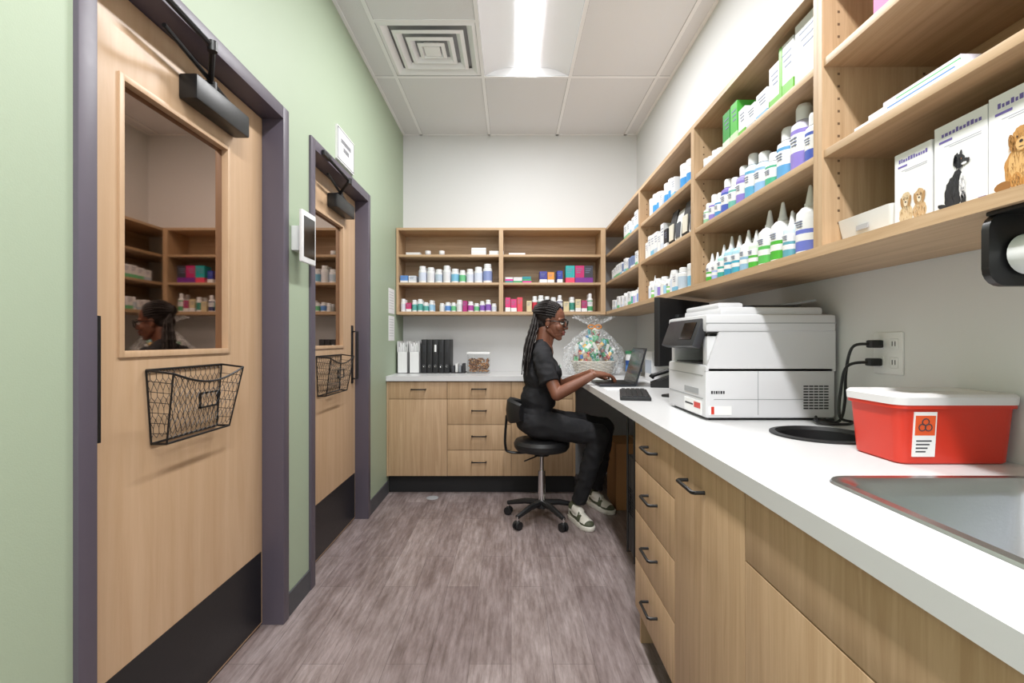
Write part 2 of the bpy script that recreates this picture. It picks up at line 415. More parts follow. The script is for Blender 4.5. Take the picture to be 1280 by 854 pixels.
b.loft(L,M_steel,False,True); b.lathe(cx,cy,CT1-.1895,[(.045,0,M_chrome),(.045,.003,M_chrome),(.03,.003,M_chrome),(.028,-.0,M_pd)],20)
b.build('steel_sink')

# ------------------------------------------------------------------ wall shelves
UX=.80; UB,UT=1.42,2.15; SH=[1.445,1.69,1.925]; UYB=4.17
b=MB()
ud=[-.51,.39,1.295,2.19,3.10,YB-.004]
b.box(UX,XR-.003,ud[0],ud[-1],UB,UB+.025,M_wy); b.box(UX,XR-.003,ud[0],ud[-1],UT-.02,UT,M_wy)
b.box(XR-.012,XR-.003,ud[0],ud[-1],UB+.025,UT-.02,M_wy)
for y in ud[:-1]:
    b.box(UX,XR-.012,y-.018,y-.0005,UB+.025,UT-.02,M_wv); b.box(UX,XR-.012,y+.0005,y+.018,UB+.025,UT-.02,M_wv)
    for xx in (UX+.04,XR-.07):
        for k in range(18):
            for s_ in (-.0185,.0181): b.box(xx,xx+.006,y+s_,y+s_+.0005,UB+.08+k*.032,UB+.086+k*.032,M_edge)
for z in SH[1:]:
    for i in range(5): b.box(UX+.004,XR-.012,ud[i]+.018,(ud[i+1]-.018) if i<4 else YB-.004,z-.02,z,M_wy,.001)
b.build('wall_shelf')
b=MB(); xa,xm,xb=XL+.006,-.085,UX-.006
b.box(xa,xb,UYB,YB-.003,UB,UB+.025,M_wx); b.box(xa,xb,UYB,YB-.003,UT-.02,UT,M_wx); b.box(xa,xb,YB-.012,YB-.003,UB+.025,UT-.02,M_wx)
b.box(xa,xa+.018,UYB,YB-.012,UB+.025,UT-.02,M_wv); b.box(xb-.04,xb,UYB,YB-.012,UB+.025,UT-.02,M_wv); b.box(xm-.018,xm+.018,UYB,YB-.012,UB+.025,UT-.02,M_wv)
for z in SH[1:]:
    b.box(xa+.018,xm-.018,UYB+.004,YB-.012,z-.02,z,M_wx,.001); b.box(xm+.018,xb-.04,UYB+.004,YB-.012,z-.02,z,M_wx,.001)
b.build('wall_shelf')

TR=Matrix(((0,1,0,UX),(1,0,0,0),(0,0,1,0),(0,0,0,1)))
TBk=Matrix(((1,0,0,0),(0,1,0,UYB),(0,0,1,0),(0,0,0,1)))
WH=C('#e9e9ea')
def pill(b,T,u,v,z,r,h,lab,cap=WH,body=WH):
    b.lathe(u,v,z,[(r*.96,0,body),(r,.004,body),(r,h*.12,body),(r*1.01,h*.12,lab),(r*1.01,h*.62,lab),(r,h*.62,body),(r,h*.74,body),(r*.72,h*.8,body),(r*.82,h*.8,cap),(r*.82,h*.98,cap),(r*.76,h,cap)],12,T)
def drop(b,T,u,v,z,r,h,lab,body=WH,cap=WH):
    b.lathe(u,v,z,[(r*.95,0,body),(r,.005,body),(r,h*.06,body),(r*1.01,h*.06,lab),(r*1.01,h*.20,lab),(r*1.015,h*.20,WH),(r*1.015,h*.30,WH),(r*1.01,h*.30,lab),(r*1.01,h*.36,lab),(r*1.01,h*.36,WH),(r*1.01,h*.52,WH),(r,h*.52,body),(r*.97,h*.6,body),(r*.6,h*.68,body),(r*.42,h*.69,body),(r*.42,h*.74,cap),(r*.36,h*.74,cap),(r*.14,h*.98,cap),(r*.1,h,cap)],14,T)
    for k in range(3):
        b.box(u-r*.45,u+r*(.4-.15*k),v-r*1.03,v-r*.85,z+h*(.47-.035*k),z+h*(.48-.035*k),C('#7a83a0'),0,T)
def spray(b,T,u,v,z,r,h,lab,body=WH,cap=WH):
    b.lathe(u,v,z,[(r*.95,0,body),(r,.005,body),(r,h*.06,body),(r*1.01,h*.06,lab),(r*1.01,h*.3,lab),(r*1.01,h*.3,WH),(r*1.01,h*.56,WH),(r*1.01,h*.62,lab),(r,h*.62,body),(r*.95,h*.7,body),(r*.5,h*.77,body),(r*.62,h*.77,cap),(r*.62,h*.95,cap),(r*.5,h,cap)],14,T)
    for k in range(3): b.box(u-r*.45,u+r*(.4-.15*k),v-r*1.03,v-r*.85,z+h*(.50-.05*k),z+h*(.512-.05*k),C('#7a83a0'),0,T)
def jar(b,T,u,v,z,r,h,lab,cap=WH):
    b.lathe(u,v,z,[(r*.96,0,WH),(r,.004,WH),(r,h*.1,WH),(r*1.01,h*.1,lab),(r*1.01,h*.5,lab),(r,h*.5,WH),(r,h*.76,WH),(r*1.03,h*.76,cap),(r*1.03,h*.98,cap),(r*.95,h,cap)],14,T)
def carton(b,T,u,v,z,w,d,h,body,lab=None,lines=True):
    b.box(u-w/2,u+w/2,v,v+d,z,z+h,body,0,T)
    if lab is not None:
        b.box(u-w/2-.0004,u+w/2+.0004,v-.0006,v+d*.999,z+h*.0,z+h*.3,lab,0,T)
    if lines and w>.03:
        for k in range(3): b.box(u-w*.36,u+w*(.3-.1*k),v-.0009,v,z+h*(.8-.11*k),z+h*(.83-.11*k),C('#7a83a0'),0,T)
def pouch(b,T,u,v,z,w,h,body,lab):
    d=.05; l=[]
    for t,ww,dd in ((0,.9,.8),(.15,1,1),(.5,1,.85),(.85,.98,.3),(1,.98,.06)):
        l.append([(u-w*ww/2,v+d/2-dd*d/2,z+h*t),(u+w*ww/2,v+d/2-dd*d/2,z+h*t),(u+w*ww/2,v+d/2+dd*d/2,z+h*t),(u-w*ww/2,v+d/2+dd*d/2,z+h*t)])
    b.loft(l,body,M=T,smooth=False)
    b.box(u-w*.35,u+w*.35,v-.002,v+.004,z+h*.15,z+h*.6,lab,0,T)
pal_mix=[C('#8f7fc8'),C('#7a9be0'),C('#9cc9e8'),C('#5aa7a0'),C('#b8a8dd'),C('#d9dbe6')]
pal_green=[C('#4fae3a'),C('#7fc46a'),C('#3fa39a')]
GR=C('#6ab436')
b=MB(); z=SH[0]+.0006; us=1.40
spec=[(.038,.205,'#6a76c8','#e9e9ea'),(.026,.15,'#5f9fb0','#cfdfe8'),(.036,.195,'#4fae3a','#e9e9ea'),(.036,.19,'#5cb85a','#e9e9ea'),(.027,.14,'#4fae3a','#d0e4ce'),(.03,.155,'#8fb7d6','#e9e9ea'),(.029,.15,'#49a8c4','#a9d3e2'),(.029,.16,'#3f96bc','#a9d3e2'),(.026,.14,'#3fa39a','#b0dcd8'),(.024,.12,'#a7b6e8','#e9e9ea'),(.026,.125,'#4fae3a','#e9e9ea'),(.022,.10,'#9a6fc0','#e9e9ea'),(.024,.115,'#6fc4d4','#e9e9ea')]
for i,(r,h,l,bc) in enumerate(spec):
    if us+2*r>2.16: break
    drop(b,TR,us+r,.03+r,z,r,h,C(l),body=C(bc)); drop(b,TR,us+r+.006,.115+r,z,r*.95,h*.97,C(spec[(i+3)%9][2]),body=C(bc)); us+=2*r+.008
drop(b,TR,1.35,.1,z,.03,.17,C('#4fae3a')); drop(b,TR,1.35,.18,z,.03,.17,C('#4fae3a'))
b.build('ear_wash_bottles')
b=MB(); z=SH[1]+.0006; us=1.37
for i,(r,h,l,bc) in enumerate(((.026,.15,'#4a5fb8','#e9e9ea'),(.036,.205,'#8d7ccb','#ddd8ee'),(.035,.17,'#5f9fd0','#e9e9ea'),(.03,.12,'#4fae8a','#e9e9ea'),(.034,.15,'#8fb8e6','#cfe0ee'),(.03,.17,'#5fa8cc','#dbe8ee'),(.031,.15,'#8d7ccb','#a99dd6'),(.028,.13,'#6fb4a8','#e9e9ea'),(.03,.145,'#4a5fb8','#8d7ccb'),(.026,.11,'#4a8fc8','#e9e9ea'),(.026,.12,'#8d7ccb','#e9e9ea'),(.026,.10,'#9ac6a0','#e9e9ea'),(.024,.09,'#6fb4d8','#e9e9ea'))):
    if us+2*r>2.165: break
    spray(b,TR,us+r,.03+r,z,r,h,C(l),body=C(bc)); spray(b,TR,us+r,.12+r,z,r,h*1.02,R.choice(pal_mix)); us+=2*r+.007
b.build('shampoo_bottles')
b=MB(); z=SH[2]+.0006
carton(b,TR,1.40,.03,z,.10,.06,.19,WH,C('#c9ccd0')); carton(b,TR,1.497,.03,z,.075,.06,.175,WH,GR); b.box(1.52,1.535,.0285,.09,z,z+.176,GR,0,TR); carton(b,TR,1.575,.035,z,.06,.06,.15,WH,GR)
carton(b,TR,1.645,.03,z,.07,.12,.10,WH,C('#88b0d0')); carton(b,TR,1.72,.03,z,.06,.12,.09,WH,C('#b0b6c0')); carton(b,TR,1.785,.03,z,.05,.07,.11,WH,GR)
carton(b,TR,1.85,.03,z,.055,.08,.16,C('#4fb342'),C('#c8e0b8')); carton(b,TR,1.915,.03,z,.06,.08,.155,C('#34923c'),C('#d8e0d0'))
for i in range(4): jar(b,TR,2.0+i*.046,.05,z,.02,.05+.008*(i%2),C('#c8ccd4'))
b.build('supplement_cartons')
b=MB(); z=SH[0]+.0006
l=[rrect(1.19,.15,.17,.2,.01,z),rrect(1.19,.15,.185,.22,.012,z+.06),rrect(1.19,.15,.178,.21,.01,z+.06),rrect(1.19,.15,.162,.19,.01,z+.004)]
b.loft(l,M_w,True,True,TR); b.box(1.17,1.21,.041,.0425,z+.022,z+.034,C('#b0b0b4'),0,TR); b.build('storage_bin')
def dogbox(u,w,h,kind):
    b=MB(); v0=.045; z=SH[0]+.0006
    b.box(u-w/2,u+w/2,v0,v0+.07,z,z+h,WH,0,TR)
    X=UX+v0
    def poly(pts,c,k):
        b.add([(X-.0004-k*.00025,min(max(y,u-w*.49),u+w*.49),max(zz,z+h*.016)) for y,zz in pts],[list(range(len(pts)))],c)
    def e(du,dz,ru,rz,c,k=0,rot=0,fur=.05,tint=None):
        n=30; pts=[]
        for q in range(n):
            a=2*math.pi*q/n; j=1+R.uniform(-fur,fur); p,s=ru*w*math.cos(a)*j,rz*h*math.sin(a)*j
            pts.append((u+du*w+p*math.cos(rot)-s*math.sin(rot),z+dz*h+p*math.sin(rot)+s*math.cos(rot)))
        poly(pts,c,k)
        if tint:
            for q in range(46):
                a=R.uniform(0,6.28); rr=math.sqrt(R.random())*.85; y=u+du*w+ru*w*rr*math.cos(a); zz=z+dz*h+rz*h*rr*math.sin(a); l_=R.uniform(.006,.012); dx=R.uniform(-.3,.3)*l_
                poly([(y,zz),(y+.0012,zz),(y+dx,zz-l_)],R.choice(tint),k+.6)
    def bar(a0,a1,z0,z1,c): b.box(u+a0*w,u+a1*w,v0-.0004,v0,z+h*z0,z+h*z1,c,0,TR)
    PU=C('#6a5ca6'); x=-.40
    while x<.36:
        wl=R.uniform(.03,.06); bar(x,x+wl,.865,.865+R.choice((.035,.05)),PU); x+=wl+.022
    bar(.14,.4,.80,.825,PU); bar(-.4,.3,.752,.757,C('#a5a5b8')); bar(-.4,.2,.73,.735,C('#a5a5b8'))
    bar(-.48,-.34,.02,.08,PU); bar(-.5,.5,.0,.012,C('#8f7fc8'))
    DK=C('#2a1d14')
    if kind=='gold':
        c=C('#b98546'); d=C('#8f6230'); l_=C('#d3a96e'); T=[d,l_]
        e(.02,.24,.24,.2,c,tint=T); e(.05,.28,.14,.15,l_,1,tint=[c,d]); e(.28,.1,.13,.05,d,1); e(-.1,.1,.08,.1,c,2,tint=T); e(.08,.1,.08,.1,c,2,tint=T); e(-.1,.035,.08,.025,l_,3); e(.08,.035,.08,.025,l_,3)
        e(0,.5,.145,.12,c,3,tint=T); e(-.135,.48,.05,.09,d,4,.2,tint=[c]); e(.135,.48,.05,.09,d,4,-.2,tint=[c]); e(0,.45,.08,.06,l_,5); e(0,.475,.028,.015,DK,6); e(-.055,.525,.013,.01,DK,6); e(.055,.525,.013,.01,DK,6); e(0,.425,.035,.004,DK,6)
    elif kind=='black':
        c=C('#232327'); T=[C('#3a3a42'),C('#111114')]
        e(.1,.22,.19,.19,c,0,.2,tint=T); e(.02,.28,.13,.17,c,1,-.1,tint=T); e(-.06,.26,.06,.14,WH,2,tint=[C('#bfbfc6')]); e(-.08,.1,.05,.1,c,2); e(.04,.1,.05,.1,c,2); e(-.09,.03,.06,.02,WH,3); e(.04,.03,.06,.02,WH,3); e(.3,.08,.14,.03,c,1,.4)
        e(-.01,.53,.105,.075,c,3,tint=T); e(-.12,.51,.08,.032,c,4,.1); e(-.185,.52,.018,.013,DK,5); e(-.1,.49,.05,.014,WH,5); e(.06,.56,.04,.07,c,4,.3,tint=T); e(-.04,.61,.025,.035,c,4,.1); e(-.05,.55,.010,.008,C('#8a5a2a'),5)
    else:
        for q,s,c in ((-.2,1,C('#c6a57c')),(.17,1.1,C('#d2ba96'))):
            T=[C('#a98356'),C('#e2d0b2')]
            e(q,.15,.18*s,.13*s,c,tint=T); e(q-.07,.04,.06,.03,c,1); e(q+.07,.04,.06,.03,c,1); e(q,.34,.13*s,.1*s,c,1,tint=T); e(q-.11,.32,.04,.075,C('#a98356'),2,.2); e(q+.11,.32,.04,.075,C('#a98356'),2,-.2); e(q,.305,.055,.042,C('#e0d0b8'),3); e(q,.32,.022,.012,DK,4); e(q-.05,.365,.011,.009,DK,4); e(q+.05,.365,.011,.009,DK,4)
    b.build('pet_medicine_box')
dogbox(1.045,.095,.16,'pups'); dogbox(.935,.11,.175,'black'); dogbox(.82,.115,.18,'gold'); dogbox(.69,.115,.175,'black')
b=MB(); z=SH[1]+.0006
for k,(dz,c,l) in enumerate(((0,WH,C('#8f5fb0')),(.022,WH,C('#4f7fc0')),(.044,C('#e2dce8'),C('#58b070')))):
    b.box(.92+.02*k,1.20-.02*k,.03+.02*k,.25,z+dz,z+dz+.021,c,0,TR); b.box(.94+.01*k,1.12,.029+.02*k,.03+.02*k,z+dz+.005,z+dz+.014,l,0,TR)
b.box(.55,.8,.05,.2,z,z+.13,WH,0,TR); b.box(.56,.7,.0492,.05,z+.02,z+.06,C('#8f5fb0'),0,TR)
b.build('flat_medicine_cartons')
b=MB(); z=SH[2]+.0006
b.box(1.0,1.15,.04,.2,z,z+.07,C('#e45f9a'),0,TR); b.box(.7,.95,.06,.2,z,z+.1,WH,0,TR); b.build('pink_cartons')

def row(b,T,z,u0,u1,gens,vs=(.03,.11),gap=.004):
    u=u0
    while u<u1:
        k,r,h,pal=R.choice(gens); r*=R.uniform(.9,1.1); h*=R.uniform(.85,1.1)
        if u+2*r>u1: break
        c=R.choice(pal)
        for v in vs:
            hh=h*R.uniform(.95,1.05)
            if k=='p': pill(b,T,u+r,v+r,z,r,hh,c)
            elif k=='j': jar(b,T,u+r,v+r,z,r,hh,c)
            elif k=='s': spray(b,T,u+r,v+r,z,r,hh,c)
            elif k=='d': drop(b,T,u+r,v+r,z,r,hh,c)
            elif k=='c': carton(b,T,u+r,v,z,2*r*.95,.06,hh,WH,c)
            elif k=='C': carton(b,T,u+r,v,z,2*r*.95,.06,hh,c,WH if R.random()<.4 else None)
            elif k=='f':
                n=R.randint(2,4)
                for q in range(n): b.box(u,u+2*r,v,v+.07,z+q*.016,z+q*.016+.015,R.choice(pal),0,T)
        u+=2*r+gap
gw=[C('#cfd6e4'),C('#7ab8d8'),C('#dcdcda'),C('#b8c8d8'),C('#6fbf8a')]
b=MB(); row(b,TR,SH[0]+.0006,2.22,2.42,[('j',.036,.13,gw)]); row(b,TR,SH[0]+.0006,2.43,3.07,[('p',.024,.09,pal_mix),('c',.03,.1,pal_green+gw),('p',.03,.11,gw),('d',.024,.13,pal_green)]); b.build('medicine_bottles')
b=MB()
for i,u in enumerate((2.27,2.37,2.47,2.57)): pouch(b,TR,u,.03,SH[1]+.0006,.09,.18 if i%2 else .16,C('#26262a') if i%2 else C('#e0e0de'),C('#e0dacb') if i%2 else C('#4a4f5a'))
row(b,TR,SH[1]+.0006,2.64,3.07,[('C',.03,.13,[C('#e8924a'),WH,C('#2a2a2e'),WH]),('c',.03,.14,gw)]); b.build('treat_pouches')
b=MB(); row(b,TR,SH[2]+.0006,2.22,2.5,[('j',.04,.14,[C('#3f8fd0'),C('#5aa8d8')])]); row(b,TR,SH[2]+.0006,2.52,3.07,[('j',.034,.12,[C('#3f8fd0'),C('#dcdcda')]),('c',.03,.11,gw)]); b.build('supplement_jars')
b=MB()
row(b,TR,SH[0]+.0006,3.13,4.1,[('p',.026,.10,gw+pal_mix),('c',.03,.09,gw)]); row(b,TR,SH[1]+.0006,3.13,4.1,[('c',.035,.1,gw),('C',.03,.09,[C('#7b8fb8'),WH])]); row(b,TR,SH[2]+.0006,3.13,3.7,[('c',.04,.13,gw),('j',.03,.11,gw)])
b.build('medicine_bottles')
b=MB(); z0,z1,z2=[q+.0006 for q in SH]
row(b,TBk,z0,-.94,-.62,[('C',.02,.075,[C('#4f3f8f'),C('#c8356f'),C('#dcdcde'),C('#3f6fb0')]),('p',.022,.095,pal_mix)])
row(b,TBk,z0,-.61,-.12,[('p',.024,.095,[C('#b04aa0'),C('#d8d8dc'),C('#5f8fd0'),C('#8a5fb8')]),('p',.021,.08,gw),('C',.018,.09,[C('#b02a7a'),C('#5a3f9f')])])
row(b,TBk,z0,-.05,.12,[('C',.024,.115,[C('#c8283a'),C('#d83a7a'),C('#e04a5a')])],gap=.003)
row(b,TBk,z0,.13,.72,[('p',.024,.13,[C('#3f8f7f'),C('#d8d8dc'),C('#c83a4a'),C('#2f4f9f')]),('s',.024,.15,[C('#4fa06a'),C('#3a3a6a')]),('C',.024,.1,[C('#d8c8a0'),C('#b03a6a'),WH])])
b.build('medicine_bottles')
b=MB()
row(b,TBk,z1,-.94,-.80,[('C',.03,.07,[C('#cfd4dc'),C('#5f8fd0'),C('#2f7f8f')])])
row(b,TBk,z1,-.79,-.12,[('p',.036,.155,[C('#dcdce0'),C('#7aa8d8'),C('#8a98c8'),C('#d0d8e8')]),('p',.03,.125,gw)])
b.build('medicine_bottles')
b=MB()
row(b,TBk,z1,-.05,.22,[('f',.034,.06,[C('#d83a9a'),C('#2f8f9a'),C('#e84a8a'),C('#dcdcde'),C('#3fa06a')])])
row(b,TBk,z1,.24,.38,[('C',.032,.1,[C('#e8963a'),C('#f0c04a'),C('#3f3f8f')])],gap=.002)
row(b,TBk,z1,.39,.45,[('C',.024,.12,[C('#2f3f9f')])])
for u,c in ((.50,'#2aa6a6'),(.58,'#c0286a'),(.655,'#3a3a44')): carton(b,TBk,u,.03,z1,.075,.1,.145,C(c),C('#7a2f8f') if u>.55 else C('#e84a6a'))
b.build('colored_cartons')
b=MB()
for u0,n in ((-.34,5),(-.19,3),(-.9,2)):
    for k in range(n): b.box(u0+R.uniform(0,.006),u0+.125,.05,.2,z2+k*.013,z2+k*.013+.0125,C('#dadad8') if k%2 else WH,0,TBk)
b.box(-.02,.12,.1,.2,z2,z2+.03,WH,0,TBk)
for u in (-.72,-.6): jar(b,TBk,u,.12,z2,.025,.05,C('#b9b9bd'))
b.build('flat_white_cartons')

# ------------------------------------------------------------------ counter objects
Z=CT1+.0006
b=MB(); PX0,PX1,PY0,PY1=.665,1.112,1.70,2.10
b.box(PX0,PX1,PY0,PY1,Z+.008,Z+.19,M_pw,.012)
b.box(PX0+.02,PX1-.02,PY0+.02,PY1-.02,Z,Z+.01,M_pd)
b.box(PX0+.16,PX1,PY0+.006,PY1-.006,Z+.18,Z+.31,M_pw,.01)
b.box(PX0+.01,PX0+.17,PY0+.012,PY0+.05,Z+.18,Z+.29,M_pw,.006)
b.box(PX0+.01,PX0+.17,PY1-.05,PY1-.012,Z+.18,Z+.29,M_pw,.006)
b.box(PX0+.02,PX0+.165,PY0+.05,PY1-.05,Z+.185,Z+.195,M_pd)
b.box(PX0+.155,PX0+.165,PY0+.05,PY1-.05,Z+.19,Z+.30,M_pd)
b.loft([[(PX0+.0,PY0,Z+.17),(PX1,PY0,Z+.17),(PX1,PY0+.01,Z+.17),(PX0,PY0+.01,Z+.17)],[(PX0+.05,PY0,Z+.31),(PX1,PY0,Z+.31),(PX1,PY0+.012,Z+.31),(PX0+.05,PY0+.012,Z+.31)]],M_pw,smooth=False)
b.box(PX0-.0,PX1,PY0-.006,PY1,Z+.305,Z+.365,M_pw,.012)
b.box(PX0+.0,PX1,PY0-.007,PY0-.005,Z+.333,Z+.336,M_pg)
b.box(PX0+.06,PX1-.03,PY0+.02,PY1-.02,Z+.36,Z+.392,M_pw,.012)
b.box(PX0+.16,PX0+.36,PY0+.05,PY1-.05,Z+.391,Z+.400,M_pd,.003)
tm=Matrix.Translation((PX0+.30,0,Z+.397))@Matrix.Rotation(math.radians(-8),4,'Y')
b.box(-.08,.12,PY0+.06,PY1-.06,0,.008,M_pg,.002,tm)
b.box(PX0+.06,PX0+.15,PY0+.04,PY1-.04,Z+.385,Z+.408,M_pw,.01)
tm=Matrix.Translation((PX0-.002,0,Z+.30))@Matrix.Rotation(math.radians(20),4,'Y')
b.box(-.02,.012,PY0+.02,PY1-.03,-.055,.05,M_pd,.006,tm); b.box(-.022,-.0195,PY0+.05,PY0+.17,-.03,.035,M_scr,0,tm)
b.box(PX0-.001,PX0+.003,PY0+.02,PY1-.02,Z+.072,Z+.076,M_pg); b.box(PX0-.001,PX0+.003,PY0+.02,PY1-.02,Z+.152,Z+.155,M_pg)
b.box(PX0+.03,PX1-.02,PY0-.001,PY0+.001,Z+.072,Z+.074,M_pg); b.box(PX0+.18,PX0+.182,PY0-.001,PY0+.001,Z+.02,Z+.17,M_pg)
b.box(PX0-.0015,PX0,PY0+.06,PY0+.2,Z+.085,Z+.105,M_pg)
for k in range(9): b.box(PX1-.11,PX1-.025,PY0-.0012,PY0,Z+.04+k*.0095,Z+.0445+k*.0095,M_pd)
for k in range(1,5): b.box(PX1-.11+.017*k-.001,PX1-.11+.017*k+.001,PY0-.0018,PY0,Z+.04,Z+.122,M_pw)
b.box(PX0-.0018,PX0,PY0+.03,PY0+.2,Z+.015,Z+.062,M_paper); b.box(PX0-.0024,PX0,PY0+.04,PY0+.1,Z+.035,Z+.055,M_red); b.box(PX0-.0024,PX0,PY0+.11,PY0+.19,Z+.04,Z+.046,M_ink)
b.box(PX0+.012,PX0+.09,PY0-.0012,PY0,Z+.02,Z+.05,M_paper); b.box(PX0+.02,PX0+.03,PY0-.002,PY0,Z+.022,Z+.048,M_red)
x=PX0+.02
for wl in (.006,.004,.006,.004,.006,.005): b.box(x,x+wl,PY0-.0012,PY0,Z+.092,Z+.102,M_pd); x+=wl+.003
b.build('laser_printer')
b=MB(); cx,cy=.985,1.175; w,d=.27,.175
l=[rrect(cx,cy,w-.03,d-.03,.02,Z),rrect(cx,cy,w-.022,d-.022,.022,Z+.004),rrect(cx,cy,w-.004,d-.004,.026,Z+.125),rrect(cx,cy,w+.008,d+.008,.028,Z+.125),rrect(cx,cy,w+.008,d+.008,.028,Z+.135)]
b.loft(l,M_red)
l=[rrect(cx,cy,w+.012,d+.012,.03,Z+.133),rrect(cx,cy,w+.014,d+.014,.03,Z+.15),rrect(cx,cy,w+.004,d+.004,.028,Z+.156),rrect(cx,cy,w-.05,d-.05,.03,Z+.157),rrect(cx,cy,w-.06,d-.06,.03,Z+.150),]
b.loft(l,M_lid)
tl=math.atan2(.009,.121); tm=Matrix.Translation((0,cy-d/2+.0095,Z))@Matrix.Rotation(tl,4,'X')
b.box(cx-w/2+.035,cx-w/2+.085,-.0005,.002,.018,.118,M_paper,0,tm)
ox,oz=cx-w/2+.06,.088; OR=C('#e0592a')
b.box(ox-.022,ox+.022,-.0011,.001,oz-.022,oz+.022,OR,0,tm)
for k in range(3):
    a=math.pi/2+k*2*math.pi/3; c=(ox+.008*math.cos(a),oz+.008*math.sin(a))
    b.tube([(c[0]+.0075*math.cos(q*math.pi/6),-.0015,c[1]+.0075*math.sin(q*math.pi/6)) for q in range(12)],.0012,M_ink,5,True,tm)
for k in range(4): b.box(ox-.018,ox+.016-.004*k,-.0009,.001,.052-.008*k,.055-.008*k,M_ink,0,tm)
b.build('sharps_container')
b=MB(); b.box(XR-.006,XR,1.425,1.54,1.10,1.225,M_w,.003)
for y in (1.455,1.51):
    for z in (1.135,1.19): b.box(XR-.008,XR-.005,y-.015,y+.015,z-.016,z+.016,M_w,.003); b.box(XR-.0085,XR-.007,y-.007,y-.004,z-.006,z+.008,M_ink); b.box(XR-.0085,XR-.007,y+.004,y+.007,z-.006,z+.008,M_ink)
b.build('wall_outlet')
b=MB()
for z,yy in ((1.19,1.505),(1.135,1.51)):
    b.box(XR-.045,XR-.009,yy-.014,yy+.014,z-.012,z+.012,M_black,.005)
b.tube(spline([(XR-.04,1.505,1.19),(XR-.07,1.54,1.18),(XR-.05,1.60,1.10),(XR-.04,1.62,1.0),(XR-.05,1.63,Z+.012),(XR-.10,1.62,Z+.009),(XR-.12,1.655,Z+.009),(XR-.05,1.66,Z+.009)]),.0045,M_black,8)
b.tube(spline([(XR-.04,1.51,1.135),(XR-.08,1.55,1.12),(XR-.06,1.61,1.04),(XR-.07,1.60,Z+.03),(XR-.03,1.6,Z+.012),(XR-.06,1.585,Z+.007),(XR-.13,1.61,Z+.007),(XR-.11,1.66,Z+.02)]),.0045,M_black,8)
b.build('power_cords')
b=MB(); ay=.835; px_=.862
l=lambda y:[(px_+p[0],y,1.355+p[1]) for p in rrect(0,0,.115,.125,.03,0)]
b.loft([l(ay),l(ay+.014)],M_black); b.loft([l(ay-.30),l(ay-.286)],M_black)
b.box(px_-.05,px_+.05,ay-.30,ay+.014,UB-.008,UB-.0005,M_black,.002)
b.tube([(px_,ay,1.345),(px_,ay-.29,1.345)],.012,M_w,20)
b.tube([(px_,ay-.006,1.345),(px_,ay-.280,1.345)],.034,M_paper,28)
b.build('paper_towel_holder')
b=MB(); tm=Matrix.Translation((.855,2.46,Z))@Matrix.Rotation(math.radians(-47),4,'Z')
b.box(-.015,.015,-.25,.25,.155,.475,M_blackp,.005,tm); b.box(-.0158,-.0148,-.24,.24,.17,.465,M_scr,0,tm)
b.box(.014,.04,-.12,.12,.22,.40,M_blackp,.008,tm); b.box(.03,.055,-.025,.025,.01,.33,M_blackp,.004,tm)
b.box(-.06,.10,-.11,.11,0,.012,M_blackp,.005,tm)
b.build('computer_monitor')
b=MB(); tm=Matrix.Translation((.61,2.46,Z))@Matrix.Rotation(math.radians(-12),4,'Z')
b.box(-.07,.07,-.2,.2,0,.016,M_blackp,.004,tm)
for i in range(5):
    for j in range(15): b.box(-.06+i*.024,-.04+i*.024,-.19+j*.0255,-.169+j*.0255,.015,.021,M_pd,0,tm)
b.build('keyboard')
b=MB(); tm=Matrix.Translation((.93,2.98,Z))@Matrix.Rotation(math.radians(-15),4,'Z')
b.loft([[(-.09,-.1,0),(.09,-.1,0),(.09,.1,0),(-.09,.1,0)],[(-.09,-.1,.02),(.09,-.1,.09),(.09,.1,.09),(-.09,.1,.02)]],M_blackp,smooth=False,M=tm)
b.tube(spline([(-.085,.07,.045),(-.07,.07,.06),(0,.07,.085),(.06,.07,.108),(.085,.07,.10)]),[.016]*8+[.012]*17+[.016]*8,M_blackp,10,M=tm)
t2=tm@Matrix.Translation((0,0,.056))@Matrix.Rotation(math.radians(-21),4,'Y')
b.box(.03,.08,-.085,.03,-.002,.003,M_pg,0,t2)
for i in range(4):
    for j in range(3): b.box(-.06+i*.02,-.046+i*.02,-.08+j*.024,-.062+j*.024,-.002,.003,M_pd,0,t2)
b.build('desk_phone')
LX0,LX1,LY0,LY1=.525,.745,2.95,3.27
b=MB(); G=mat('laptop_gray','#3b3d42',.35,.6)
b.box(LX0,LX1,LY0,LY1,Z+.002,Z+.016,G,.004)
for i in range(5):
    for j in range(13): b.box(LX0+.095+i*.022,LX0+.113+i*.022,LY0+.018+j*.0222,LY0+.036+j*.0222,Z+.0155,Z+.0175,M_black)
b.box(LX0+.012,LX0+.08,LY0+.11,LY0+.21,Z+.0158,Z+.0165,M_pd)
tm=Matrix.Translation((LX1-.004,0,Z+.014))@Matrix.Rotation(math.radians(16),4,'Y')
b.box(0,.008,LY0,LY1,0,.225,G,.003,tm); b.box(-.001,.0005,LY0+.008,LY1-.008,.012,.215,M_scr,0,tm)
b.cyl((LX1-.002,LY0+.03,Z+.013),(LX1-.002,LY1-.03,Z+.013),.006,G)
b.build('laptop')
simple('note_papers',(.53,.68,2.72,2.86,Z,Z+.003,M_paper))
b=MB()
for x0,x1 in ((-.955,-.87),(-.855,-.77)):
    b.box(x0,x1,4.16,4.165,Z,Z+.18,M_w); b.box(x0,x0+.004,4.16,4.42,Z,Z+.27,M_w); b.box(x1-.004,x1,4.16,4.42,Z,Z+.27,M_w); b.box(x0,x1,4.415,4.42,Z,Z+.27,M_w); b.box(x0,x1,4.16,4.42,Z,Z+.004,M_w)
    for k in range(6): b.box(x0+.008+k*.012,x0+.017+k*.012,4.18,4.41,Z+.004,Z+.24+R.uniform(-.02,.02),M_paper)
b.build('magazine_files')
b=MB()
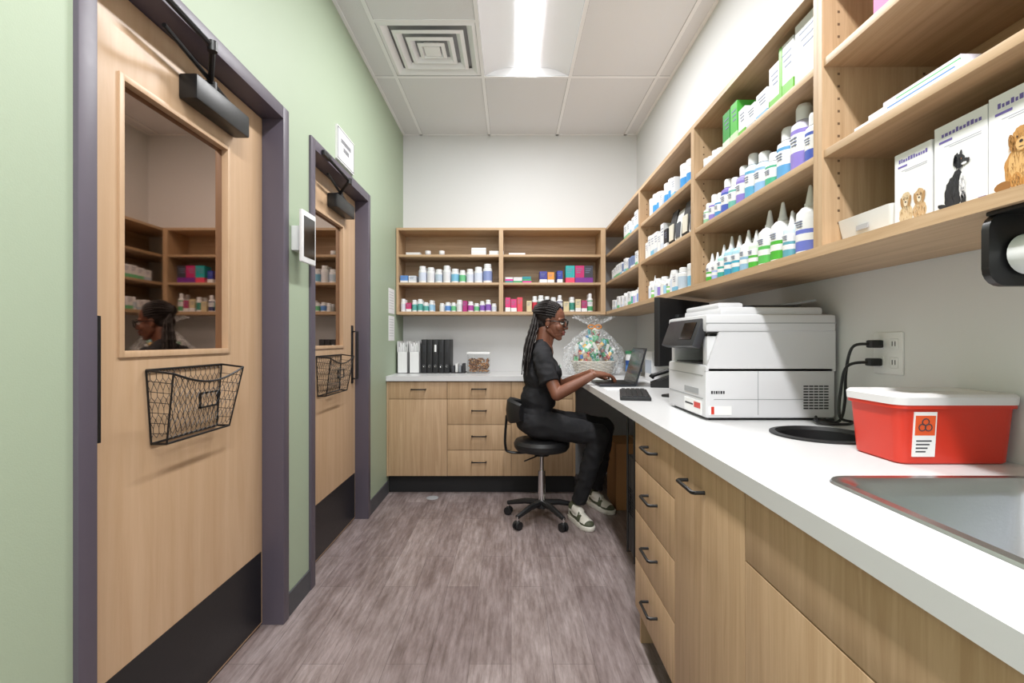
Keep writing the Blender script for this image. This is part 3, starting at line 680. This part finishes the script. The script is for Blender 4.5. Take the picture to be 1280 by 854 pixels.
for k in range(5):
    x=-.755+k*.048; hh=.285
    b.box(x,x+.044,4.17,4.44,Z,Z+hh,M_blackp,.004); b.box(x+.014,x+.030,4.1688,4.17,Z+.18,Z+.24,M_paper if k==2 else M_pd); b.tube([(x+.022+.009*math.cos(q*math.pi/6),4.1685,Z+.06+.009*math.sin(q*math.pi/6)) for q in range(12)],.0015,M_chrome,5,True)
b.build('ring_binders')
b=MB(); b.box(-.51,-.39,4.18,4.36,Z,Z+.008,M_blackp)
for k in range(4): b.box(-.50+k*.028,-.48+k*.028,4.2,4.34,Z+.008,Z+.06+.02*(k%2),C(['#3b3b40','#dcdcda','#8a8d92','#2a2a2e'][k]))
b.build('desk_tray')
b=MB(); GL=mat('clear_acrylic','#f4f6f6',.05,0,trans=1.,alpha=.35)
x0,x1,y0,y1=-.37,-.18,4.16,4.30
for q in ((x0,x1,y0,y0+.004),(x0,x1,y1-.004,y1),(x0,x0+.004,y0,y1),(x1-.004,x1,y0,y1)): b.box(*q,Z,Z+.16,GL)
b.box(x0,x1,y0,y1,Z,Z+.004,GL); b.box(x0-.003,x1+.003,y0-.003,y1+.003,Z+.16,Z+.178,M_w,.004)
for k in range(300):
    b.ell((R.uniform(x0+.012,x1-.012),R.uniform(y0+.012,y1-.012),Z+.012+R.random()*.11),(.009,.008,.006),C(R.choice(['#b98252','#9a6a3e','#c99a68','#84552f'])),seg=6)
b.build('treat_canister')
b=MB(); gx,gy=.665,3.99; Wk=mat('wicker','#cfc8bc',.7)
for k in range(9):
    t=k/8; r=.14+.035*t; z=Z+.008+t*.10
    b.tube([(gx+(r+.004*math.sin(q*math.pi*.5*3+k*math.pi))*math.cos(2*math.pi*q/48),gy+(r+.004*math.sin(q*math.pi*.5*3+k*math.pi))*math.sin(2*math.pi*q/48)*.8,z) for q in range(48)],.0075,Wk,6,True)
b.lathe(gx,gy,Z,[(.0,0,Wk),(.105,0,Wk),(.115,.05,Wk)],24)
cols=['#c8402f','#2f8f5a','#e0b04a','#3f7fc8','#d8d8d4','#e6e6e4','#3fa0a0','#6fbf8a','#b8a080','#e0e0dc','#58a8b8','#8a4a3a']
for k in range(120):
    a=R.uniform(0,6.28); rr=R.uniform(0,.15); zz=Z+.09+R.random()*.27*(1-rr/.24)
    p=(gx+rr*math.cos(a),gy+rr*math.sin(a)*.75,zz); c=C(R.choice(cols)); d_=C(R.choice(cols))
    tm=Matrix.Translation(p)@Matrix.Rotation(R.uniform(-.8,.8),4,'Y')@Matrix.Rotation(R.uniform(0,3),4,'Z')
    if k%5==0: b.ell((0,0,0),(.022,.018,.028),c,tm,10)
    elif k%5==1: b.tube([(0,0,-.04),(0,0,.04)],.016,c,10,M=tm); b.tube([(0,0,-.015),(0,0,.02)],.0165,d_,10,M=tm)
    else: b.box(-.024,.024,-.012,.012,-.045,.045,c,.002,tm); b.box(-.018,.018,-.0127,.0127,-.02,.025,d_,0,tm)
m=bpy.data.materials.new('cellophane'); m.use_nodes=True; nt=m.node_tree; nt.nodes.clear()
o=nt.nodes.new('ShaderNodeOutputMaterial'); mx=nt.nodes.new('ShaderNodeMixShader'); tr=nt.nodes.new('ShaderNodeBsdfTransparent'); gl=nt.nodes.new('ShaderNodeBsdfPrincipled'); gl.inputs['Roughness'].default_value=.12; gl.inputs['Base Color'].default_value=(.9,.92,.95,1)
ns=nt.nodes.new('ShaderNodeTexNoise'); ns.inputs['Scale'].default_value=26; ns.inputs['Distortion'].default_value=1.5; rp=nt.nodes.new('ShaderNodeValToRGB'); rp.color_ramp.elements[0].position=.5; rp.color_ramp.elements[0].color=(.05,.05,.05,1); rp.color_ramp.elements[1].position=.68; rp.color_ramp.elements[1].color=(.5,.5,.5,1)
nt.links.new(ns.outputs['Fac'],rp.inputs[0]); nt.links.new(rp.outputs[0],mx.inputs[0]); nt.links.new(tr.outputs[0],mx.inputs[1]); nt.links.new(gl.outputs[0],mx.inputs[2]); nt.links.new(mx.outputs[0],o.inputs[0])
loops=[]
for t,r in ((0,.18),(.12,.215),(.3,.225),(.45,.20),(.6,.15),(.72,.08),(.79,.024),(.84,.06),(.92,.12),(1,.17)):
    loops.append([(gx+(r*(1+.16*math.sin(7*q*.35+t*9)+R.uniform(-.07,.07)))*math.cos(2*math.pi*q/36),gy+(r*.8*(1+.14*math.sin(5*q*.5+t*7)+R.uniform(-.05,.05)))*math.sin(2*math.pi*q/36),Z+.002+t*.485+(R.uniform(-.04,.01) if t==1 else 0)) for q in range(36)])
b.loft(loops,m,False,False,smooth=False)
for s_ in (-1,1):
    b.tube([(gx+s_*.028+.025*math.cos(q*math.pi/8),gy-.04,Z+.385+.014*math.sin(q*math.pi/8)) for q in range(16)],.005,C('#d8883a'),6,True)
b.build('gift_basket')
b=MB(); b.lathe(.97,3.93,Z,[(.06,0,WH),(.062,.004,WH),(.062,.03,WH),(.063,.03,C('#5f8fd0')),(.063,.08,C('#5f8fd0')),(.063,.08,C('#2f4f8f')),(.063,.12,C('#2f4f8f')),(.062,.12,WH),(.062,.17,WH),(.066,.17,C('#3f7f5a')),(.066,.19,C('#3f7f5a')),(.06,.195,C('#3f7f5a'))],24); b.build('plastic_tub')
b=MB(); b.box(.95,1.08,3.35,3.52,Z,Z+.2,WH,.003); b.box(.949,.95,3.36,3.51,Z+.05,Z+.14,C('#b8c0cc')); b.build('tissue_carton')
b=MB(); b.box(.74,1.08,3.50,3.83,0.001,.47,M_card,.004); b.box(.90,.92,3.498,3.832,.0,.4715,C('#c0986a')); b.build('cardboard_box')
b=MB(); b.box(.515,.695,2.005,2.195,.29,.70,M_blackp,.006)
for k in range(10): b.box(.514,.516,2.03,2.17,.45+k*.012,.455+k*.012,M_scr)
for y in (2.04,2.16): b.tube([(.60,y,.881),(.507,y,.881),(.507,y,.283),(.703,y,.283),(.703,y,.881)],.005,M_black)
b.build('computer_tower')
b=MB(); b.lathe(-.60,3.78,0.0,[(.045,0,M_pg),(.045,.004,M_pg),(.038,.006,M_pg)],24); b.build('floor_outlet_cover')

# ------------------------------------------------------------------ stool
b=MB(); sx,sy=.205,3.33
b.lathe(sx,sy,.0,[(.0,.460,M_blackp),(.12,.460,M_blackp),(.17,.470,M_blackp),(.185,.49,M_blackp),(.188,.515,M_blackp),(.175,.537,M_blackp),(.13,.546,M_blackp),(.0,.548,M_blackp)],32)
b.cyl((sx,sy,.30),(sx,sy,.465),.015,M_chrome); b.cyl((sx,sy,.11),(sx,sy,.33),.025,M_chrome); b.cyl((sx,sy,.08),(sx,sy,.13),.036,M_blackp)
b.cyl((sx,sy,.43),(sx,sy,.466),.05,M_blackp)
for a in (300,12,84,156,228):
    a=math.radians(a); d=Vector((math.cos(a),math.sin(a),0)); c=Vector((sx,sy,0))
    b.tube([c+d*.02+Vector((0,0,.115)),c+d*.12+Vector((0,0,.11)),c+d*.25+Vector((0,0,.08))],[.022,.02,.014],M_blackp,8)
    e=c+d*.245; s_=d.cross(Vector((0,0,1)))
    b.cyl(e+Vector((0,0,.05)),e+Vector((0,0,.085)),.007,M_chrome)
    for q in (-1,1): b.cyl(e+s_*(q*.006)+Vector((0,0,.027)),e+s_*(q*.022)+Vector((0,0,.027)),.0265,M_blackp)
    b.ell(e+Vector((0,0,.038)),(.02,.02,.02),M_blackp,seg=10)
b.tube(spline([(sx,sy,.455),(sx-.2,sy,.45),(sx-.245,sy,.50),(sx-.235,sy,.70)]),.009,M_black,8)
b.tube([(sx-.02,sy-.04,.44),(sx-.12,sy-.16,.43)],.005,M_black,6)
lo=[]
for k in range(13):
    a=math.radians(-48+8*k)+math.pi; rr=.235
    cx_,cy_=sx+.02+rr*math.cos(a),sy+.75*rr*math.sin(a); dx,dy=math.cos(a),math.sin(a)
    hh=.085*(1-.35*abs(k-6)/6*abs(k-6)/6); e=.018
    lo.append([(cx_+dx*e,cy_+dy*e,.735-hh*.8),(cx_+dx*(e+.008),cy_+dy*(e+.008),.735),(cx_+dx*e,cy_+dy*e,.735+hh*.8),(cx_,cy_,.735+hh),(cx_-dx*e,cy_-dy*e,.735+hh*.8),(cx_-dx*(e+.004),cy_-dy*(e+.004),.735),(cx_-dx*e,cy_-dy*e,.735-hh*.8),(cx_,cy_,.735-hh)])
b.loft(lo,M_blackp)
b.build('rolling_stool')

# ------------------------------------------------------------------ woman
_ico=None
def ico():
    global _ico
    if _ico is None:
        bm=bmesh.new(); bmesh.ops.create_icosphere(bm,subdivisions=3,radius=1); _ico=[v.co.copy() for v in bm.verts]; bm.free()
    return _ico
def sph(c,r,M=None):
    if not isinstance(r,(tuple,list)): r=(r,r,r)
    p=[Vector((c[0]+v.x*r[0],c[1]+v.y*r[1],c[2]+v.z*r[2])) for v in ico()]
    return [M@q for q in p] if M else p
def cap(p0,r0,p1,r1,M=None): return sph(p0,r0,M)+sph(p1,r1,M)
def disc(p0,r0,p1,r1,M=None):
    p0,p1=Vector(p0),Vector(p1); t=(p1-p0).normalized(); u=t.orthogonal().normalized(); w=t.cross(u); o=[]
    for p,r in ((p0,r0),(p1,r1)):
        for k in range(28):
            a=2*math.pi*k/28; o.append(p+(u*math.cos(a)+w*math.sin(a))*r)
    return [M@q for q in o] if M else o
def organic(hulls,voxel,sm):
    V=[];F=[]
    for pts in hulls:
        bm=bmesh.new(); vs=[bm.verts.new(p) for p in pts]
        bmesh.ops.convex_hull(bm,input=vs)
        bmesh.ops.delete(bm,geom=[v for v in bm.verts if not v.link_faces],context='VERTS')
        bmesh.ops.recalc_face_normals(bm,faces=bm.faces[:])
        bm.verts.index_update(); o=len(V); V+=[v.co.copy() for v in bm.verts]; F+=[[o+v.index for v in f.verts] for f in bm.faces]; bm.free()
    me=bpy.data.meshes.new('t'); me.from_pydata([tuple(v) for v in V],[],F)
    ob=bpy.data.objects.new('t',me); sc.collection.objects.link(ob)
    m1=ob.modifiers.new('r','REMESH'); m1.mode='VOXEL'; m1.voxel_size=voxel
    m2=ob.modifiers.new('s','SMOOTH'); m2.iterations=sm; m2.factor=.5
    dg=bpy.context.evaluated_depsgraph_get(); dg.update(); ev=bpy.data.meshes.new_from_object(ob.evaluated_get(dg))
    vv=[v.co.copy() for v in ev.vertices]; nn=[v.normal.copy() for v in ev.vertices]; ff=[list(p.vertices) for p in ev.polygons]
    bpy.data.objects.remove(ob); bpy.data.meshes.remove(me); bpy.data.meshes.remove(ev)
    return vv,nn,ff
SK=mat('skin_dark_brown','#7d4f3b',.5); SKL=mat('lip','#84443f',.4); CL=mat('black_scrubs','#1b1b1f',.85,bump=.2,bscale=900); CP=mat('black_scrub_pants','#18181c',.85,bump=.2,bscale=900)
HA=mat('black_braids','#1d1513',.55,bump=.5,bscale=300)
W=MB()
def cloth(v,n,amp,seed,fr=14):
    o=[]
    for p,q in zip(v,n):
        k=noise.noise(Vector((p.x*fr+seed,p.y*fr,p.z*fr*1.4)))+.5*noise.noise(Vector((p.x*fr*2.3,p.y*fr*2.3+seed,p.z*fr*2)))
        rdg=1-abs(noise.noise(Vector((p.x*9+seed*3,p.y*9,p.z*16))))*2
        o.append(p+q*(amp*k+amp*.9*(rdg-.5)))
    return o
yc=3.35
H1=[sph((.17,yc,.68),(.122,.17,.115)),sph((.182,yc,.81),(.118,.15,.13)),sph((.205,yc,.97),(.125,.16,.145)),sph((.275,yc-.062,.985),.064),sph((.275,yc+.062,.985),.064),
    cap((.195,yc-.135,1.10),.06,(.195,yc+.135,1.10),.06),cap((.205,yc,1.12),.08,(.212,yc,1.165),.056),
    cap((.195,yc-.12,1.11),.056,(.21,yc,1.178),.05),cap((.195,yc+.12,1.11),.056,(.21,yc,1.178),.05),
    sph((.20,yc-.165,1.10),.064),sph((.20,yc+.165,1.10),.064),
    disc((.20,yc-.175,1.10),.058,(.243,yc-.235,.935),.066),disc((.20,yc+.175,1.10),.058,(.27,yc+.175,.955),.066)]
v,n,f=organic(H1,.006,5); v2=cloth(v,n,.006,3)
def mtop(c):
    if c.x>.215 and c.z>1.10 and abs(c.y-yc)<(c.z-1.08)*.62: return SK
    return CL
W.add(v2,f,mtop,True)
nh,nk,na=(.16,yc-.085,.655),(.565,3.155,.60),(.445,3.285,.125)
fh,fk,fa=(.16,yc+.085,.655),(.655,3.47,.595),(.612,3.575,.125)
H2=[sph((.158,yc,.665),(.128,.17,.105))]
for h_,k_,a_ in ((nh,nk,na),(fh,fk,fa)):
    h_,k_,a_=Vector(h_),Vector(k_),Vector(a_)
    H2+=[cap(h_,.096,h_.lerp(k_,.5),.084),cap(h_.lerp(k_,.5),.084,k_,.064),cap(k_,.064,k_.lerp(a_,.35),.064),disc(k_.lerp(a_,.3),.064,a_.lerp(k_,.02),.046)]
v,n,f=organic(H2,.006,4); v2=cloth(v,n,.006,11)
W.add(v2,f,CP,True)
def handhulls(wr,fwd,up,side,curl=(18,38,30)):
    wr=Vector(wr); fwd=Vector(fwd).normalized(); up=Vector(up); up=(up-fwd*up.dot(fwd)).normalized(); lat=fwd.cross(up)*side
    o=[]
    kn=wr+fwd*.085
    o.append(sph(wr+lat*.014,.016)+sph(wr-lat*.014,.016)+sph(kn+lat*.030,.0115)+sph(kn-lat*.030,.0105)+sph(wr+fwd*.045+lat*.024,.015)+sph(wr+fwd*.045-lat*.024,.014))
    for i,(off,L_,s0) in enumerate(((.030,.072,0),(.010,.080,.004),(-.011,.074,.001),(-.030,.058,-.006))):
        p=kn+lat*off+fwd*s0; ang=0; spread=off*.9; r=.0085
        for j,fr_ in enumerate((.45,.31,.24)):
            ang+=math.radians(curl[j]+i*2); d=(fwd*math.cos(ang)-up*math.sin(ang)+lat*spread).normalized(); q=p+d*L_*fr_
            o.append(cap(p,r,q,r*.9)); p=q; r*=.9
    p=wr+fwd*.022+lat*.022-up*.004; q=p+(fwd*.7+lat*.75-up*.25).normalized()*.038; r_=q+(fwd*.95+lat*.25-up*.3).normalized()*.03; t_=r_+(fwd*1+lat*0-up*.3).normalized()*.024
    o+= [cap(p,.014,q,.0105),cap(q,.0105,r_,.009),cap(r_,.009,t_,.0075)]
    return o
nw=(.515,3.065,.992); fw=(.525,3.245,.992)
ne=(.285,3.08,.865); fe=(.345,3.48,.88)
HS=[cap((.205,yc-.175,1.07),.046,ne,.039),cap(ne,.039,Vector(ne).lerp(Vector(nw),.3),.038),cap(Vector(ne).lerp(Vector(nw),.3),.038,nw,.023),
    cap((.205,yc+.175,1.07),.046,fe,.039),cap(fe,.039,Vector(fe).lerp(Vector(fw),.3),.038),cap(Vector(fe).lerp(Vector(fw),.3),.038,fw,.023)]
HS+=handhulls(nw,(1,.22,-.08),(0,0,1),-1,(10,26,26))+handhulls(fw,(1,-.1,-.08),(0,0,1),1,(10,26,26))
v,n,f=organic(HS,.0032,2)
W.add(v,f,SK,True)
HM=Matrix.Translation((.272,yc,1.328))@Matrix.Rotation(math.radians(-16),4,'Z')@Matrix.Rotation(math.radians(10),4,'Y')@Matrix.Scale(1.07,4)
h=[sph((-.012,0,.03),(.092,.073,.083),HM),sph((.03,0,-.025),(.058,.058,.078),HM),sph((.066,0,-.094),(.018,.02,.016),HM)]
for s_ in (-1,1):
    h+=[cap((.0,s_*.052,-.055),.014,(.06,s_*.014,-.094),.014,HM),cap((.072,s_*.012,.024),.013,(.058,s_*.046,.02),.011,HM),sph((.056,s_*.036,-.028),(.026,.022,.026),HM),
        sph((.091,s_*.0125,-.030),(.010,.0075,.0075),HM),sph((-.008,s_*.073,-.008),(.016,.007,.028),HM),sph((-.004,s_*.072,-.026),(.009,.007,.012),HM)]
h+=[cap((.083,0,.014),.0065,(.103,0,-.024),.0095,HM),sph((.083,0,-.052),(.014,.022,.016),HM),sph((.0925,0,-.052),(.0085,.021,.0058),HM),sph((.0905,0,-.0665),(.0085,.018,.0068),HM),
    sph((.04,0,-.075),(.045,.042,.025),HM)]
h+=[cap((.225,yc,1.27),.049,(.207,yc,1.12),.054),cap((.262,yc,1.225),.03,(.235,yc,1.15),.038)]
v,n,f=organic(h,.0024,2)
HI=HM.inverted()
def mhead(c):
    l=HI@c
    if abs(l.y)<.021 and -.074<l.z<-.046 and l.x>.088: return SKL
    return SK
W.add(v,f,mhead,True)
EW=mat('eye_white','#e8e2dc',.3); EB=mat('iris_dark','#20120c',.2); GB=mat('glasses_frame','#101012',.25)
for s_ in (-1,1):
    W.ell((.072,s_*.031,.0),(.0125,.0125,.0105),EW,HM,12); W.ell((.0815,s_*.031,-.001),(.0042,.0055,.0055),EB,HM,10)
    W.tube([(.0715,s_*.045,.003),(.082,s_*.036,.0095),(.0838,s_*.028,.0095),(.080,s_*.019,.002)],[.0025]*4,HA,6,M=HM)
    W.tube([(.068,s_*.052,.022),(.082,s_*.038,.031),(.088,s_*.018,.027)],[.002,.0035,.003],HA,6,M=HM)
    g_=[(.103-.25*max(0,abs(q[0]+s_*.034)-.02),q[0]+s_*.034,q[1]) for q in rrect(0,0,.054,.042,.014,0,4)]
    W.tube(g_,.003,GB,6,True,HM)
    W.tube([(.093,s_*.061,.008),(.08,s_*.073,.008),(.03,s_*.079,.006),(-.015,s_*.079,.002),(-.025,s_*.078,-.012)],.0028,GB,6,M=HM)
W.tube([(.103,-.009,.004),(.106,0,.006),(.103,.009,.004)],.0025,GB,6,M=HM)
W.ell((-.002,-.080,-.036),(.003,.002,.003),M_chrome,HM,8)
v,n,f=organic([sph((-.024,0,.038),(.092,.078,.086),HM),sph((-.055,0,-.01),(.058,.062,.06),HM)],.004,2)
W.add(v,f,HA,True)
for i in range(32):
    lay=i//19; phi=math.radians(-90+(i%19)*180/18) if lay==0 else math.radians(-80+(i-19)*160/12); pts=[]
    th0=48+10*abs(math.sin(phi)) if lay==0 else 95
    for k in range(12):
        th=math.radians(th0+(165-th0)*k/11); e=1 if lay==0 else 1.06
        pts.append(HM@Vector((-.022+.097*e*math.cos(th),.081*e*math.sin(th)*math.sin(phi),.036+.089*e*math.sin(th)*math.cos(phi))))
    jy=R.uniform(-.045,.045); jx=R.uniform(-.028,.028); ez=R.uniform(.97,1.10)
    bx,by=.140,yc-.06
    pts=pts[:11]+[Vector((bx+.02+jx*.8,by+.03+jy*.6,1.32+R.uniform(-.03,.03))),Vector((bx+jx,by+jy*.9,1.25)),Vector((.112+jx,by-.03+jy*1.2,1.15)),Vector((.095+jx,by-.05+jy*1.4,ez))]
    sp=spline(pts,9); L_=len(sp)
    rad=[(.0066+.0018*math.sin(k*1.25))*(1-.45*max(0,(k/L_-.8)/.2)) for k in range(L_)]
    W.tube(sp,rad,HA,6)
W.box(.322,.328,3.255,3.30,1.02,1.045,C('#e8f0e8'),.001); W.box(.321,.3225,3.258,3.28,1.023,1.042,C('#3fa06a'))
OL=mat('shoe_olive','#4f5340',.6); SWH=mat('shoe_white','#e0dcd2',.55)
def shoe(heel,toe):
    h_=Vector((*heel,0)); t_=Vector((*toe,0)); d=(t_-h_).normalized(); M=Matrix.Translation(h_)@Matrix.Rotation(math.atan2(d.y,d.x),4,'Z')
    out=[(0,.0),(.01,.026),(.05,.034),(.11,.034),(.17,.043),(.225,.045),(.262,.034),(.282,.014)]
    def lp(z,s):
        p=[(.14+(x-.14)*s,y*s,z) for x,y in out]; return p+[(x,-y,z) for x,y,z in reversed(p[1:])]
    W.loft([lp(.001,.97),lp(.006,1.0),lp(.026,1.02),lp(.03,.99)],SWH,M=M)
    W.loft([lp(.0002,.95),lp(.003,.97)],OL,M=M)
    hs=[cap((.045,0,.055),.033,(.055,0,.095),.038,M),cap((.045,0,.05),.034,(.14,0,.055),.034,M),cap((.06,0,.09),.036,(.13,0,.075),.033,M),cap((.14,0,.055),.034,(.22,0,.04),.032,M),
        sph((.215,0,.036),(.06,.042,.03),M),sph((.15,0,.045),(.06,.038,.04),M)]
    v,n,f=organic(hs,.003,3); MI=M.inverted()
    def ms(c):
        l=MI@c
        if l.z>.115: return OL
        if l.x<.035: return OL
        if l.x>.247 or (l.x>.19 and l.z<.042 and abs(l.y)>.02): return OL
        if abs(l.y)>.02 and .05<l.x<.17 and abs(l.z-(.045+.35*max(0,.10-l.x)+.15*max(0,l.x-.12)))<.010: return OL
        if .15<l.x<.185 and abs(l.y)>.018: return OL
        if l.z>.085 and .03<l.x<.08: return OL
        return SWH
    W.add(v,f,ms,True)
    for k in range(5):
        x=.108+k*.018; z=.113-k*.0085
        W.tube([(x,-.024,z-.014),(x+.002,0,z),(x,.024,z-.014)],.0035,SWH,6,M=M)
shoe((.40,3.365),(.508,3.10)); shoe((.568,3.655),(.70,3.42))
W.build('seated_woman',60)

# ------------------------------------------------------------------ camera / world
cam=bpy.data.cameras.new('camera'); cam.lens=620/1280*36; cam.sensor_width=36; cam.clip_start=.02
co=bpy.data.objects.new('camera',cam); co.location=(0,0,EYE); co.rotation_euler=(math.pi/2,0,0); sc.collection.objects.link(co); sc.camera=co
cam.shift_x=.0008; cam.shift_y=-.0008
w=bpy.data.worlds.new('world'); sc.world=w; w.use_nodes=True; w.node_tree.nodes['Background'].inputs[0].default_value=(.95,.975,1,1); w.node_tree.nodes['Background'].inputs[1].default_value=1.5
